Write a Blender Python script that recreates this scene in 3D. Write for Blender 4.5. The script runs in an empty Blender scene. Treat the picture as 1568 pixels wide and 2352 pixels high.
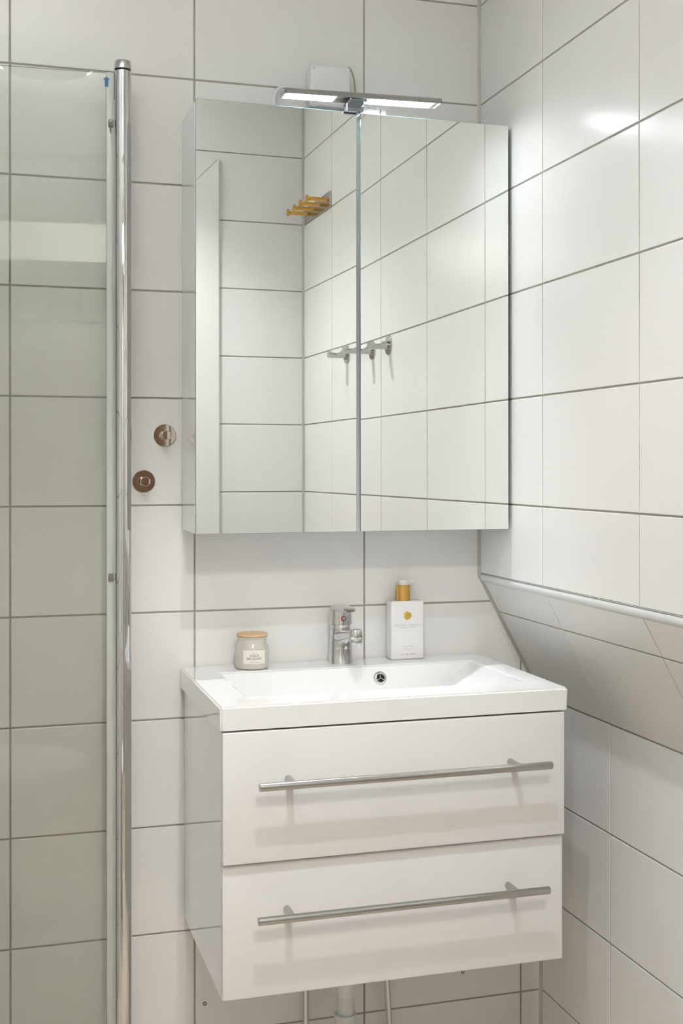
import bpy, bmesh, math, random
from mathutils import Vector, Matrix
PI = math.pi
random.seed(7)
SC = bpy.context.scene
COL = SC.collection

# ------------------------------------------------------------------ camera
cam_data = bpy.data.cameras.new('camera')
cam = bpy.data.objects.new('camera', cam_data)
COL.objects.link(cam)
CW = 1568.0
cam_data.sensor_fit = 'HORIZONTAL'
cam_data.sensor_width = 36.0
cam_data.lens = 2801.07 / CW * 36.0
cam_data.shift_x = (784 - 790.587) / CW
cam_data.shift_y = (1074.05 - 1176) / CW
cam_data.clip_start = 0.01
R_ = Vector((0.95823970, -0.28596607, -0.00028321))
U_ = Vector((0.00076774, 0.00158226, 0.99999845))
F_ = Vector((0.28596518, 0.95823844, -0.00173574))
M = Matrix((R_, U_, -F_)).transposed().to_4x4()
M.translation = Vector((-0.05163814, -2.28046299, 1.24430584))
cam.matrix_world = M
SC.camera = cam

# ------------------------------------------------------------------ world, exposure
w = bpy.data.worlds.new('world'); SC.world = w; w.use_nodes = True
w.node_tree.nodes['Background'].inputs[0].default_value = (0.9, 0.93, 1.0, 1)
w.node_tree.nodes['Background'].inputs[1].default_value = 0.25
SC.view_settings.view_transform = 'Standard'
SC.view_settings.look = 'None'
SC.view_settings.gamma = 1.0
SC.view_settings.use_curve_mapping = False
SC.view_settings.exposure = 0.0

# light strengths (the lamps themselves are built further down)
SPOT_W = 48.0            # bathroom ceiling spotlight
LED_W = 0.5             # lensed downward part of each diffuser
SPOT_COL = (0.95, 0.97, 1.0)
HALL_E = 242.0           # hallway pendant shade
FILL_E = 88.0           # added uplighter, ambient fill for the bathroom
HALL_COL = (1.0, 0.965, 0.92)
FILL_COL = (0.955, 0.985, 1.0)
LED_STRENGTH = 62.0     # mirror light diffusers
LED_COL = (0.86, 0.93, 1.0)

# ------------------------------------------------------------------ key dimensions
TW, TH = 0.33484, 0.200           # tile pitch
GR = 0.0032                       # joint width
XR = 0.91434                      # upper right wall
XL = 1.05037                      # lower right wall
XW = -0.50                        # left wall
YF = -1.568                       # front wall (door wall)
ZR0 = 1.97                        # a tile row joint
ZC = 2.46                         # ceiling
ZK1, ZK2 = 1.0225, 0.7715         # knee of the right wall
J1 = -0.28498                     # first vertical joint on right wall
HX0, HX1, HY = -1.1, 1.25, -2.90  # hallway

# ------------------------------------------------------------------ materials
def nt(name):
    m = bpy.data.materials.new(name); m.use_nodes = True
    return m, m.node_tree, m.node_tree.nodes['Principled BSDF']
def pbr(name, col, rough=0.4, metal=0.0, spec=0.5, coat=0.0, noise=0.0, nscale=20, bump=0.0, bscale=60, trans=0.0, ior=1.45):
    m, t, b = nt(name)
    b.inputs['Base Color'].default_value = (*col, 1)
    b.inputs['Roughness'].default_value = rough
    b.inputs['Metallic'].default_value = metal
    b.inputs['Specular IOR Level'].default_value = spec
    b.inputs['Coat Weight'].default_value = coat
    b.inputs['Coat Roughness'].default_value = 0.03
    b.inputs['Transmission Weight'].default_value = trans
    b.inputs['IOR'].default_value = ior
    if noise > 0:
        tc = t.nodes.new('ShaderNodeTexCoord')
        n = t.nodes.new('ShaderNodeTexNoise'); n.inputs['Scale'].default_value = nscale; n.inputs['Detail'].default_value = 4
        t.links.new(tc.outputs['Object'], n.inputs['Vector'])
        r = t.nodes.new('ShaderNodeValToRGB')
        r.color_ramp.elements[0].position = 0.3; r.color_ramp.elements[1].position = 0.7
        r.color_ramp.elements[0].color = (*[c*(1-noise) for c in col], 1)
        r.color_ramp.elements[1].color = (*[min(1, c*(1+noise)) for c in col], 1)
        t.links.new(n.outputs['Fac'], r.inputs['Fac']); t.links.new(r.outputs['Color'], b.inputs['Base Color'])
    if bump > 0:
        tc = t.nodes.new('ShaderNodeTexCoord')
        n = t.nodes.new('ShaderNodeTexNoise'); n.inputs['Scale'].default_value = bscale; n.inputs['Detail'].default_value = 2
        t.links.new(tc.outputs['Object'], n.inputs['Vector'])
        bp = t.nodes.new('ShaderNodeBump'); bp.inputs['Strength'].default_value = bump; bp.inputs['Distance'].default_value = 0.002
        t.links.new(n.outputs['Fac'], bp.inputs['Height']); t.links.new(bp.outputs['Normal'], b.inputs['Normal'])
    return m
def emit(name, col, strength):
    m, t, b = nt(name)
    b.inputs['Base Color'].default_value = (*col, 1)
    b.inputs['Emission Color'].default_value = (*col, 1)
    b.inputs['Emission Strength'].default_value = strength
    return m
def glass_sheet(name, tint, ior=1.5):
    m = bpy.data.materials.new(name); m.use_nodes = True; t = m.node_tree; t.nodes.clear()
    o = t.nodes.new('ShaderNodeOutputMaterial'); mx = t.nodes.new('ShaderNodeMixShader')
    tr = t.nodes.new('ShaderNodeBsdfTransparent'); tr.inputs[0].default_value = (*tint, 1)
    gl = t.nodes.new('ShaderNodeBsdfGlossy'); gl.inputs['Roughness'].default_value = 0.0
    fr = t.nodes.new('ShaderNodeFresnel'); fr.inputs[0].default_value = ior
    t.links.new(fr.outputs[0], mx.inputs[0]); t.links.new(tr.outputs[0], mx.inputs[1]); t.links.new(gl.outputs[0], mx.inputs[2])
    t.links.new(mx.outputs[0], o.inputs[0])
    return m
def brushed(name, col, rough, axis):
    m, t, b = nt(name)
    b.inputs['Metallic'].default_value = 1
    tc = t.nodes.new('ShaderNodeTexCoord'); mp = t.nodes.new('ShaderNodeMapping')
    sc = [900.0, 900.0, 900.0]; sc[axis] = 12.0
    mp.inputs['Scale'].default_value = sc
    n = t.nodes.new('ShaderNodeTexNoise'); n.inputs['Scale'].default_value = 1.0
    t.links.new(tc.outputs['Object'], mp.inputs['Vector']); t.links.new(mp.outputs['Vector'], n.inputs['Vector'])
    r = t.nodes.new('ShaderNodeValToRGB')
    r.color_ramp.elements[0].color = (*[c*0.86 for c in col], 1); r.color_ramp.elements[1].color = (*[min(1, c*1.1) for c in col], 1)
    t.links.new(n.outputs['Fac'], r.inputs['Fac']); t.links.new(r.outputs['Color'], b.inputs['Base Color'])
    b.inputs['Roughness'].default_value = rough
    return m
def wood(name, c0, c1):
    m, t, b = nt(name)
    tc = t.nodes.new('ShaderNodeTexCoord'); mp = t.nodes.new('ShaderNodeMapping'); mp.inputs['Scale'].default_value = (6, 120, 120)
    n = t.nodes.new('ShaderNodeTexNoise'); n.inputs['Scale'].default_value = 1.0; n.inputs['Detail'].default_value = 5
    t.links.new(tc.outputs['Object'], mp.inputs['Vector']); t.links.new(mp.outputs['Vector'], n.inputs['Vector'])
    r = t.nodes.new('ShaderNodeValToRGB'); r.color_ramp.elements[0].color = (*c0, 1); r.color_ramp.elements[1].color = (*c1, 1)
    t.links.new(n.outputs['Fac'], r.inputs['Fac']); t.links.new(r.outputs['Color'], b.inputs['Base Color'])
    b.inputs['Roughness'].default_value = 0.5
    return m

m_tile = pbr('glazed_white_tile', (0.845, 0.840, 0.818), 0.24, spec=0.42, noise=0.012, nscale=2.2, bump=0.02, bscale=9)
m_grout = pbr('grey_grout', (0.38, 0.365, 0.32), 0.85, spec=0.2, noise=0.10, nscale=45, bump=0.3, bscale=300)
m_silicone = pbr('grey_silicone', (0.50, 0.48, 0.435), 0.5, noise=0.06, nscale=14)
m_pvc = pbr('white_plastic_profile', (0.74, 0.76, 0.755), 0.25)
m_paint = pbr('white_wall_paint', (0.80, 0.785, 0.76), 0.6, noise=0.01, nscale=3, bump=0.05, bscale=200)
m_ceil = pbr('white_ceiling_paint', (0.84, 0.83, 0.81), 0.7, noise=0.01, nscale=3)
m_floor = pbr('beige_floor_tile', (0.72, 0.62, 0.51), 0.35, noise=0.08, nscale=8)
m_taupe = pbr('taupe_hall_paint', (0.30, 0.235, 0.185), 0.6, noise=0.02, nscale=3)
m_hallfloor = wood('oak_floor', (0.52, 0.36, 0.22), (0.66, 0.48, 0.31))
m_door = wood('brown_wood_door', (0.13, 0.075, 0.045), (0.20, 0.125, 0.08))
m_casing = pbr('white_casing_paint', (0.84, 0.83, 0.79), 0.35, noise=0.01, nscale=6)
m_lacq = pbr('white_gloss_lacquer', (0.775, 0.772, 0.764), 0.06, spec=0.5, coat=0.15, noise=0.006, nscale=4)
m_carc = pbr('white_melamine', (0.76, 0.765, 0.77), 0.07, spec=0.6, coat=0.7, noise=0.006, nscale=4)
m_ceram = pbr('white_ceramic', (0.86, 0.855, 0.84), 0.07, coat=0.5, noise=0.004, nscale=5)
m_chrome = pbr('polished_chrome', (0.66, 0.66, 0.66), 0.035, metal=1.0, noise=0.01, nscale=12)
m_knob = pbr('dark_polished_nickel', (0.50, 0.455, 0.41), 0.05, metal=1.0, noise=0.02, nscale=30)
m_steel = brushed('brushed_steel', (0.48, 0.47, 0.45), 0.24, 0)
m_barmetal = brushed('brushed_aluminium_bar', (0.40, 0.39, 0.375), 0.28, 0)
m_clamp = pbr('dark_chrome_clamp', (0.30, 0.33, 0.37), 0.08, metal=1.0, noise=0.03, nscale=20)
m_hook = pbr('grey_chrome', (0.50, 0.50, 0.49), 0.06, metal=1.0, noise=0.02, nscale=20)
m_alu = pbr('satin_aluminium', (0.72, 0.73, 0.73), 0.22, metal=0.9, noise=0.02, nscale=10)
m_mirror = pbr('silvered_mirror', (0.90, 0.915, 0.895), 0.0, metal=1.0, noise=0.002, nscale=3)
m_gedge = pbr('green_glass_edge', (0.10, 0.26, 0.25), 0.05, spec=0.8, noise=0.1, nscale=30)
m_gap = pbr('dark_gap', (0.05, 0.05, 0.05), 0.6, noise=0.1, nscale=20)
m_glass = glass_sheet('shower_glass', (0.972, 0.986, 0.968), 1.45)
m_seal = pbr('milky_vinyl_seal', (0.50, 0.525, 0.49), 0.3, noise=0.02, nscale=30)
m_seal2 = pbr('yellowed_vinyl_fin', (0.40, 0.40, 0.34), 0.4, noise=0.1, nscale=20)
m_clip = pbr('grey_hinge_clip', (0.16, 0.16, 0.145), 0.3, noise=0.1, nscale=40)
m_blue = pbr('blue_sticker', (0.005, 0.075, 0.24), 0.4, noise=0.03, nscale=40)
m_white = pbr('white_plastic', (0.80, 0.80, 0.80), 0.3, noise=0.004, nscale=10)
m_pipe = pbr('white_drain_plastic', (0.70, 0.72, 0.715), 0.35, noise=0.02, nscale=20)
m_green = pbr('green_cable', (0.22, 0.27, 0.10), 0.4, noise=0.1, nscale=60)
m_yellow = pbr('yellow_cable', (0.42, 0.42, 0.20), 0.4, noise=0.1, nscale=60)
m_brass = brushed('brushed_brass', (0.62, 0.36, 0.10), 0.22, 0)
m_gold = brushed('brushed_gold_collar', (0.78, 0.47, 0.13), 0.32, 2)
m_goldseal = pbr('gold_foil', (0.66, 0.46, 0.11), 0.30, metal=0.75, bump=0.5, bscale=500)
m_bottle = pbr('white_bottle_plastic', (0.83, 0.82, 0.80), 0.18, coat=0.3, noise=0.004, nscale=12)
m_jar = pbr('frosted_jar_glass', (0.76, 0.715, 0.63), 0.16, coat=0.6, trans=0.25, noise=0.03, nscale=30)
m_wax = pbr('cream_wax', (0.66, 0.60, 0.45), 0.5, noise=0.03, nscale=30)
m_lid = wood('bamboo_lid', (0.60, 0.39, 0.19), (0.74, 0.53, 0.30))
m_paper = pbr('cream_paper_label', (0.84, 0.79, 0.72), 0.6, noise=0.01, nscale=60)
m_ink = pbr('dark_grey_ink', (0.07, 0.065, 0.055), 0.6, noise=0.02, nscale=50)
m_ink2 = pbr('pale_grey_ink', (0.36, 0.35, 0.33), 0.6, noise=0.02, nscale=50)
m_hole = pbr('black_opening', (0.004, 0.004, 0.004), 0.5, noise=0.05, nscale=30)
m_red = pbr('red_dot', (0.5, 0.06, 0.04), 0.4, noise=0.02, nscale=30)
m_bluedot = pbr('blue_dot', (0.10, 0.20, 0.35), 0.4, noise=0.02, nscale=30)
m_plug = pbr('brown_wall_plug', (0.17, 0.09, 0.045), 0.6, noise=0.1, nscale=60)
m_led = emit('led_diffuser', LED_COL, LED_STRENGTH)
m_lens = emit('spot_lens', SPOT_COL, 12.0)
m_hlens = emit('hall_lamp_glass', HALL_COL, HALL_E)
m_fill = emit('fill_emitter', FILL_COL, FILL_E)

# ------------------------------------------------------------------ helpers
def obj(name, me, mats, parent=None, loc=None, smooth=False):
    if isinstance(me, bmesh.types.BMesh):
        bm = me; me = bpy.data.meshes.new(name); bm.normal_update(); bm.to_mesh(me); bm.free()
    if mats is not None:
        if not isinstance(mats, (list, tuple)): mats = [mats]
        if not me.materials:
            for m in mats: me.materials.append(m)
    if smooth:
        for p in me.polygons: p.use_smooth = True
        try: me.set_sharp_from_angle(angle=math.radians(35))
        except Exception: pass
    o = bpy.data.objects.new(name, me); COL.objects.link(o)
    if parent: o.parent = parent
    if loc: o.location = loc
    return o
def thing(name, label, cat, loc=(0, 0, 0), group=None, rot=None):
    o = bpy.data.objects.new(name, None); COL.objects.link(o)
    o.empty_display_size = 0.02; o.location = loc
    if rot: o.rotation_euler = rot
    o['label'] = label; o['category'] = cat
    if group: o['group'] = group
    return o
def tag(o, label, cat, group=None):
    o['label'] = label; o['category'] = cat
    if group: o['group'] = group
    return o
def struct(name, me, mats, label=None, parent=None, smooth=False):
    o = obj(name, me, mats, parent, smooth=smooth)
    if parent is None: o['kind'] = 'structure'
    if label: o['label'] = label
    return o
def box(x0, x1, y0, y1, z0, z1, bev=0.0, seg=2, bm=None, mat=0):
    b = bmesh.new()
    v = [b.verts.new((x, y, z)) for x in (x0, x1) for y in (y0, y1) for z in (z0, z1)]
    for f in ((0,1,3,2),(4,6,7,5),(0,4,5,1),(2,3,7,6),(0,2,6,4),(1,5,7,3)):
        b.faces.new([v[i] for i in f])
    bmesh.ops.recalc_face_normals(b, faces=b.faces)
    if bev > 0:
        bmesh.ops.bevel(b, geom=list(b.edges), offset=bev, segments=seg, profile=0.5, affect='EDGES', clamp_overlap=True)
    for f in b.faces: f.material_index = mat
    if bm is None: return b
    return merge(bm, b)
def merge(bm, b, mtx=None):
    if mtx is not None: bmesh.ops.transform(b, matrix=mtx, verts=b.verts)
    me = bpy.data.meshes.new('tmp'); b.to_mesh(me); b.free(); bm.from_mesh(me); bpy.data.meshes.remove(me)
    return bm
def lathe(prof, n=32, bm=None, mtx=None, cap=True):
    """prof = [(r, z)...] about local Z"""
    b = bmesh.new(); rings = []
    for r, z in prof:
        if r < 1e-6: rings.append([b.verts.new((0, 0, z))])
        else: rings.append([b.verts.new((r*math.cos(2*PI*i/n), r*math.sin(2*PI*i/n), z)) for i in range(n)])
    for a, c in zip(rings[:-1], rings[1:]):
        if len(a) == 1 and len(c) == 1: continue
        for i in range(n):
            j = (i+1) % n
            if len(a) == 1: b.faces.new((a[0], c[i], c[j]))
            elif len(c) == 1: b.faces.new((a[i], a[j], c[0]))
            else: b.faces.new((a[i], a[j], c[j], c[i]))
    if cap:
        if len(rings[0]) > 1: b.faces.new(list(reversed(rings[0])))
        if len(rings[-1]) > 1: b.faces.new(rings[-1])
    bmesh.ops.recalc_face_normals(b, faces=b.faces)
    if mtx is not None: bmesh.ops.transform(b, matrix=mtx, verts=b.verts)
    if bm is None: return b
    return merge(bm, b)
def axis_m(origin, direction, up=Vector((0, 0, 1))):
    """matrix with local Z along direction"""
    z = Vector(direction).normalized()
    x = up.cross(z)
    if x.length < 1e-5: x = Vector((1, 0, 0))
    x.normalize(); y = z.cross(x)
    m = Matrix((x, y, z)).transposed().to_4x4(); m.translation = Vector(origin)
    return m
def tube(pts, r, n=10, bm=None):
    b = bmesh.new(); pts = [Vector(p) for p in pts]; rings = []
    up = Vector((0.13, 0.31, 0.94)).normalized()
    for i, p in enumerate(pts):
        d = (pts[min(i+1, len(pts)-1)] - pts[max(i-1, 0)]).normalized()
        a = d.cross(up)
        if a.length < 1e-4: a = d.cross(Vector((1, 0, 0)))
        a.normalize(); c = d.cross(a)
        rr = r[i] if isinstance(r, (list, tuple)) else r
        rings.append([b.verts.new(p + rr*(math.cos(2*PI*k/n)*a + math.sin(2*PI*k/n)*c)) for k in range(n)])
    for A, B in zip(rings[:-1], rings[1:]):
        for k in range(n): b.faces.new((A[k], A[(k+1) % n], B[(k+1) % n], B[k]))
    b.faces.new(list(reversed(rings[0]))); b.faces.new(rings[-1])
    bmesh.ops.recalc_face_normals(b, faces=b.faces)
    if bm is None: return b
    return merge(bm, b)
def bez(p0, p1, p2, p3, n=16):
    p0, p1, p2, p3 = map(Vector, (p0, p1, p2, p3)); out = []
    for i in range(n+1):
        t = i/n; s = 1-t
        out.append(s**3*p0 + 3*s*s*t*p1 + 3*s*t*t*p2 + t**3*p3)
    return out
def text_bm(s, size, mtx, spacing=1.0, depth=0.00012, squash=1.0, serif=0.0):
    cu = bpy.data.curves.new('txt', 'FONT'); cu.body = s; cu.size = size; cu.align_x = 'CENTER'; cu.align_y = 'CENTER'
    cu.space_character = spacing; cu.extrude = depth; cu.resolution_u = 2
    cu.offset = serif
    o = bpy.data.objects.new('txt', cu); COL.objects.link(o)
    dg = bpy.context.evaluated_depsgraph_get()
    me = bpy.data.meshes.new_from_object(o.evaluated_get(dg))
    bpy.data.objects.remove(o); bpy.data.curves.remove(cu)
    b = bmesh.new(); b.from_mesh(me); bpy.data.meshes.remove(me)
    bmesh.ops.transform(b, matrix=mtx @ Matrix.Diagonal((squash, 1, 1, 1)), verts=b.verts)
    return b
# vertical text facing -y : local x->x, y->z, z->-y
def face_m(x, y, z): return Matrix(((1, 0, 0, x), (0, 0, -1, y), (0, 1, 0, z), (0, 0, 0, 1)))

# ------------------------------------------------------------------ tiles
T_TILE = 0.0024
def tile_poly(pts, name, parent, mtx, bev=0.0011):
    """pts: 2-D polygon (ccw) in plane coords; front face at local z=0, body behind (-z)"""
    key = tuple((round(p[0]-pts[0][0], 4), round(p[1]-pts[0][1], 4)) for p in pts)
    org = Vector((pts[0][0], pts[0][1], 0))
    me = TCACHE.get(key)
    if me is None:
        b = bmesh.new()
        fr = [b.verts.new((p[0]-pts[0][0], p[1]-pts[0][1], 0)) for p in pts]
        bk = [b.verts.new((p[0]-pts[0][0], p[1]-pts[0][1], -T_TILE)) for p in pts]
        ff = b.faces.new(fr); b.faces.new(list(reversed(bk)))
        n = len(pts)
        for i in range(n): b.faces.new((fr[i], bk[i], bk[(i+1) % n], fr[(i+1) % n]))
        bmesh.ops.recalc_face_normals(b, faces=b.faces)
        fe = [e for e in b.edges if abs(e.verts[0].co.z) < 1e-7 and abs(e.verts[1].co.z) < 1e-7]
        bmesh.ops.bevel(b, geom=fe, offset=bev, segments=2, profile=0.5, affect='EDGES')
        me = bpy.data.meshes.new('tile'); b.normal_update(); b.to_mesh(me); b.free(); me.materials.append(m_tile)
        TCACHE[key] = me
    o = bpy.data.objects.new('tile', me); COL.objects.link(o); o.parent = parent
    # tiny unevenness in how the tile sits
    jit = Matrix.Rotation(random.uniform(-1, 1)*0.0009, 4, 'X') @ Matrix.Rotation(random.uniform(-1, 1)*0.0009, 4, 'Y')
    o.matrix_local = mtx @ Matrix.Translation(org) @ jit
    return o
TCACHE = {}
def rect(u0, u1, v0, v1): return [(u0, v0), (u1, v0), (u1, v1), (u0, v1)]
G2 = GR/2
def plane_m(o, ux, vx):
    u = Vector(ux); v = Vector(vx); n = u.cross(v)
    m = Matrix((u, v, n)).transposed().to_4x4(); m.translation = Vector(o); return m
rows = [ZR0 + TH*k for k in range(3, -11, -1)]  # joint heights, top to bottom
def row_spans(z0, z1):
    js = sorted([z for z in rows if z0 < z < z1] + [z0, z1])
    return [(a + G2, b - G2) for a, b in zip(js[:-1], js[1:]) if b - a > 0.012]
def col_spans(u0, u1, first):
    k0 = math.floor((u0-first)/TW) - 1
    js = [first + TW*k for k in range(k0, k0+20) if u0 + 0.004 < first + TW*k < u1 - 0.004]
    js = [u0] + js + [u1]
    return [(a + G2, b - G2) for a, b in zip(js[:-1], js[1:]) if b - a > 0.012]

GD = 0.0018  # grout surface behind tile faces
# back wall -----------------------------------------------------------------
def bound(z):
    if z >= ZK1: return XR
    if z <= ZK2: return XL
    return XR + (ZK1 - z)/(ZK1 - ZK2)*(XL - XR)
bk = bmesh.new()
prof = [(XW-0.1, -0.02), (XL+0.08, -0.02), (XL+0.08, ZC+0.02), (XW-0.1, ZC+0.02)]
a = [bk.verts.new((x, GD, z)) for x, z in prof]; c = [bk.verts.new((x, 0.10, z)) for x, z in prof]
bk.faces.new(a); bk.faces.new(list(reversed(c)))
for i in range(4): bk.faces.new((a[i], c[i], c[(i+1) % 4], a[(i+1) % 4]))
bmesh.ops.recalc_face_normals(bk, faces=bk.faces)
wall_back = struct('wall_back', bk, m_grout, 'white tiled back wall with grey grout behind the vanity')
MB = plane_m((0, 0, 0), (1, 0, 0), (0, 0, 1))
for (z0, z1) in row_spans(0.0, ZC):
    for (u0, u1) in col_spans(XW, XL, 0.0):
        lim = lambda z: bound(z) - 0.0025
        if lim(z1) <= u0 + 0.01 and lim(z0) <= u0 + 0.01: continue
        right = []
        zs = [z0] + [z for z in (ZK2, ZK1) if z0 < z < z1] + [z1]
        zu = ZK1 - (u1 + 0.0025 - XR)/(XL - XR)*(ZK1 - ZK2)
        if z0 < zu < z1 and zu not in zs: zs.append(zu)
        zl = ZK1 - (u0 + 0.0025 - XR)/(XL - XR)*(ZK1 - ZK2)
        top_closed = lim(z1) > u0 + 0.002
        if not top_closed and z0 < zl < z1: zs = [z for z in zs if z < zl] + [zl]
        for z in sorted(zs): right.append((min(u1, max(u0, lim(z))), z))
        pts = [(u0, z0)] + right
        if top_closed: pts.append((u0, z1))
        elif abs(right[-1][0]-u0) > 1e-4: pts.append((u0, right[-1][1]))
        q = []
        for p in pts:
            if not q or (abs(p[0]-q[-1][0]) + abs(p[1]-q[-1][1])) > 5e-4: q.append(p)
        # drop collinear points on straight right edge
        r2 = []
        for i, p in enumerate(q):
            p0, p2 = q[i-1], q[(i+1) % len(q)]
            cr = (p[0]-p0[0])*(p2[1]-p[1]) - (p[1]-p0[1])*(p2[0]-p[0])
            if abs(cr) > 1e-7: r2.append(p)
        if len(r2) >= 3: tile_poly(r2, 'tile', wall_back, MB)

# right wall: upper face, sloped knee, lower face ----------------------------
rw = bmesh.new()
prof = [(XR+GD, ZC+0.02), (XR+GD, ZK1), (XL+GD, ZK2), (XL+GD, -0.02), (XL+0.14, -0.02), (XL+0.14, ZC+0.02)]
a = [rw.verts.new((x, 0.0017, z)) for x, z in prof]; c = [rw.verts.new((x, YF-0.10, z)) for x, z in prof]
rw.faces.new(a); rw.faces.new(list(reversed(c)))
for i in range(6): rw.faces.new((a[i], c[i], c[(i+1) % 6], a[(i+1) % 6]))
bmesh.ops.recalc_face_normals(rw, faces=rw.faces)
wall_right = struct('wall_right', rw, m_grout, 'white tiled right wall that leans outwards below a white edge profile')
# u runs towards the camera (-y); u = -y
MRU = plane_m((XR, 0, 0), (0, -1, 0), (0, 0, 1))
for (z0, z1) in row_spans(ZK1 + 0.004, ZC):
    for (u0, u1) in col_spans(0.0025, -YF, -J1): tile_poly(rect(u0, u1, z0, z1), 'tile', wall_right, MRU)
sl = Vector((XR - XL, 0, ZK1 - ZK2)); SLn = sl.length
MRS = plane_m((XL, 0, ZK2), (0, -1, 0), sl.normalized())
for (v0, v1) in ((G2, TH - G2), (TH + G2, SLn - 0.0085)):
    for (u0, u1) in col_spans(0.0035, -YF, -J1): tile_poly(rect(u0, u1, v0, v1), 'tile', wall_right, MRS)
MRL = plane_m((XL, 0, 0), (0, -1, 0), (0, 0, 1))
for (z0, z1) in row_spans(0.0, ZK2):
    if z1 > ZK2 - 0.003 and z1 - z0 < 0.02: continue
    for (u0, u1) in col_spans(0.0025, -YF, -J1): tile_poly(rect(u0, u1, z0, z1 if z1 < ZK2 - 0.01 else ZK2 - G2), 'tile', wall_right, MRL)

# front wall (with the door) and left wall ------------------------------------
DX0, DX1, DZ = -0.20, 0.5385, 2.0325
fw = bmesh.new()
for (x0, x1, z0, z1) in ((XW-0.1, DX0, -0.02, ZC+0.02), (DX1, XR+GD, -0.02, ZC+0.02), (DX0, DX1, DZ, ZC+0.02)):
    box(x0, x1, YF-0.10, YF-GD, z0, z1, bm=fw)
box(XR+GD, XL+0.1, YF-0.10, YF-GD, -0.02, 0.9, bm=fw)
wall_front = struct('wall_front', fw, m_grout, 'white tiled wall with the doorway, seen in the mirror')
MF = plane_m((0, YF, 0), (-1, 0, 0), (0, 0, 1))
for (z0, z1) in row_spans(0.0, ZC):
    for (u0, u1) in col_spans(-XR + 0.003, -XW, -XR + TW):
        x0, x1 = -u1, -u0
        segs = [(x0, x1)]
        if z0 < DZ:
            segs = []
            if x0 < DX0: segs.append((x0, min(x1, DX0)))
            if x1 > DX1: segs.append((max(x0, DX1), x1))
        for (p, q) in segs:
            if q - p < 0.012: continue
            if z0 < DZ < z1 and False: continue
            tile_poly(rect(-q, -p, z0, z1), 'tile', wall_front, MF)
lw = struct('wall_left', box(XW-0.1, XW-GD, YF-0.10, 0.0017, -0.02, ZC+0.02), m_grout, 'white tiled left wall of the shower')
ML = plane_m((XW, 0, 0), (0, 1, 0), (0, 0, 1))
for (z0, z1) in row_spans(0.0, ZC):
    for (u0, u1) in col_spans(YF, -0.0025, 0.0): tile_poly(rect(u0, u1, z0, z1), 'tile', lw, ML)
struct('floor', box(XW-0.1, XL+0.1, YF-0.1, 0.02, -0.06, 0.0), m_floor, 'beige bathroom floor')
struct('ceiling', box(XW-0.1, XL+0.12, YF-0.1, 0.1, ZC, ZC+0.06), m_ceil, 'white bathroom ceiling')
# hallway behind the camera
struct('wall_hall_far', box(HX0-0.1, HX1+0.1, HY-0.1, HY, -0.02, 2.50), m_paint, 'white hallway wall behind the camera')
struct('wall_hall_left', box(HX0-0.1, HX0, HY, YF-0.10, -0.02, 2.50), m_paint, 'white left wall of the hallway')
struct('wall_hall_right', box(HX1, HX1+0.1, HY, YF-0.10, -0.02, 2.50), m_paint, 'white right wall of the hallway')
hb = bmesh.new()
for (x0, x1, z0, z1) in ((HX0, DX0, 0, 2.46), (DX1, HX1, 0, 2.46), (DX0, DX1, DZ, 2.46)):
    box(x0, x1, YF-0.112, YF-0.1003, z0, z1, bm=hb)
struct('wall_hall_near', hb, m_paint, 'white plaster on the hallway side of the door wall')
struct('floor_hall', box(HX0, HX1, HY, YF-0.10, -0.06, 0.0), m_hallfloor, 'oak hallway floor')
struct('ceiling_hall', box(HX0-0.1, HX1+0.1, HY-0.1, YF-0.10, 2.46, 2.52), m_ceil, 'white hallway ceiling')

d2 = struct('door_2', box(0.30, 1.12, HY+0.0005, HY+0.035, 0.0, 2.02, 0.002, 1), m_door, 'dark brown wooden door across the hallway')
for (z0, z1) in ((0.15, 0.85), (1.0, 1.88)):
    for (x0, x1) in ((0.40, 0.68), (0.74, 1.02)):
        obj('panel', box(x0, x1, HY+0.0352, HY+0.045, z0, z1, 0.004, 2), m_door, d2)
obj('door_handle', tube([(0.36, HY+0.036, 1.02), (0.36, HY+0.08, 1.02), (0.38, HY+0.085, 1.02), (0.48, HY+0.085, 1.02)], 0.009, 12), m_steel, d2, smooth=True)
# silicone in the corners
def strip(pts, w, name, label):
    """thin fillet strip in the back/right corner following pts (x, z) at y=0"""
    b = bmesh.new(); rings = []
    for (x, z) in pts:
        rings.append([b.verts.new(p) for p in ((x-w, 0.0004, z), (x-w*0.35, -w*0.35, z), (x+0.0004, -w, z), (x+0.0015, 0.0015, z))])
    for A, B in zip(rings[:-1], rings[1:]):
        for k in range(4): b.faces.new((A[k], A[(k+1) % 4], B[(k+1) % 4], B[k]))
    b.faces.new(rings[0]); b.faces.new(list(reversed(rings[-1])))
    bmesh.ops.recalc_face_normals(b, faces=b.faces)
    return struct(name, b, m_silicone, label)
strip([(XL, 0.0), (XL, ZK2), (XR, ZK1), (XR, ZC)], 0.0062, 'trim_1', 'grey silicone bead in the corner of back and right wall')
b = bmesh.new()
v = [b.verts.new(p) for p in ((XR+0.001, YF-0.001, ZK1), (XR-0.006, YF+0.0004, ZK1), (XR-0.002, YF+0.002, ZK1), (XR-0.0004, YF+0.006, ZK1))]
r = bmesh.ops.extrude_face_region(b, geom=[b.faces.new(v)])
bmesh.ops.translate(b, verts=[g for g in r['geom'] if isinstance(g, bmesh.types.BMVert)], vec=(0, 0, ZC-ZK1))
bmesh.ops.recalc_face_normals(b, faces=b.faces)
struct('trim_2', b, m_silicone, 'grey silicone bead in the far corner seen in the mirror')
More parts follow.
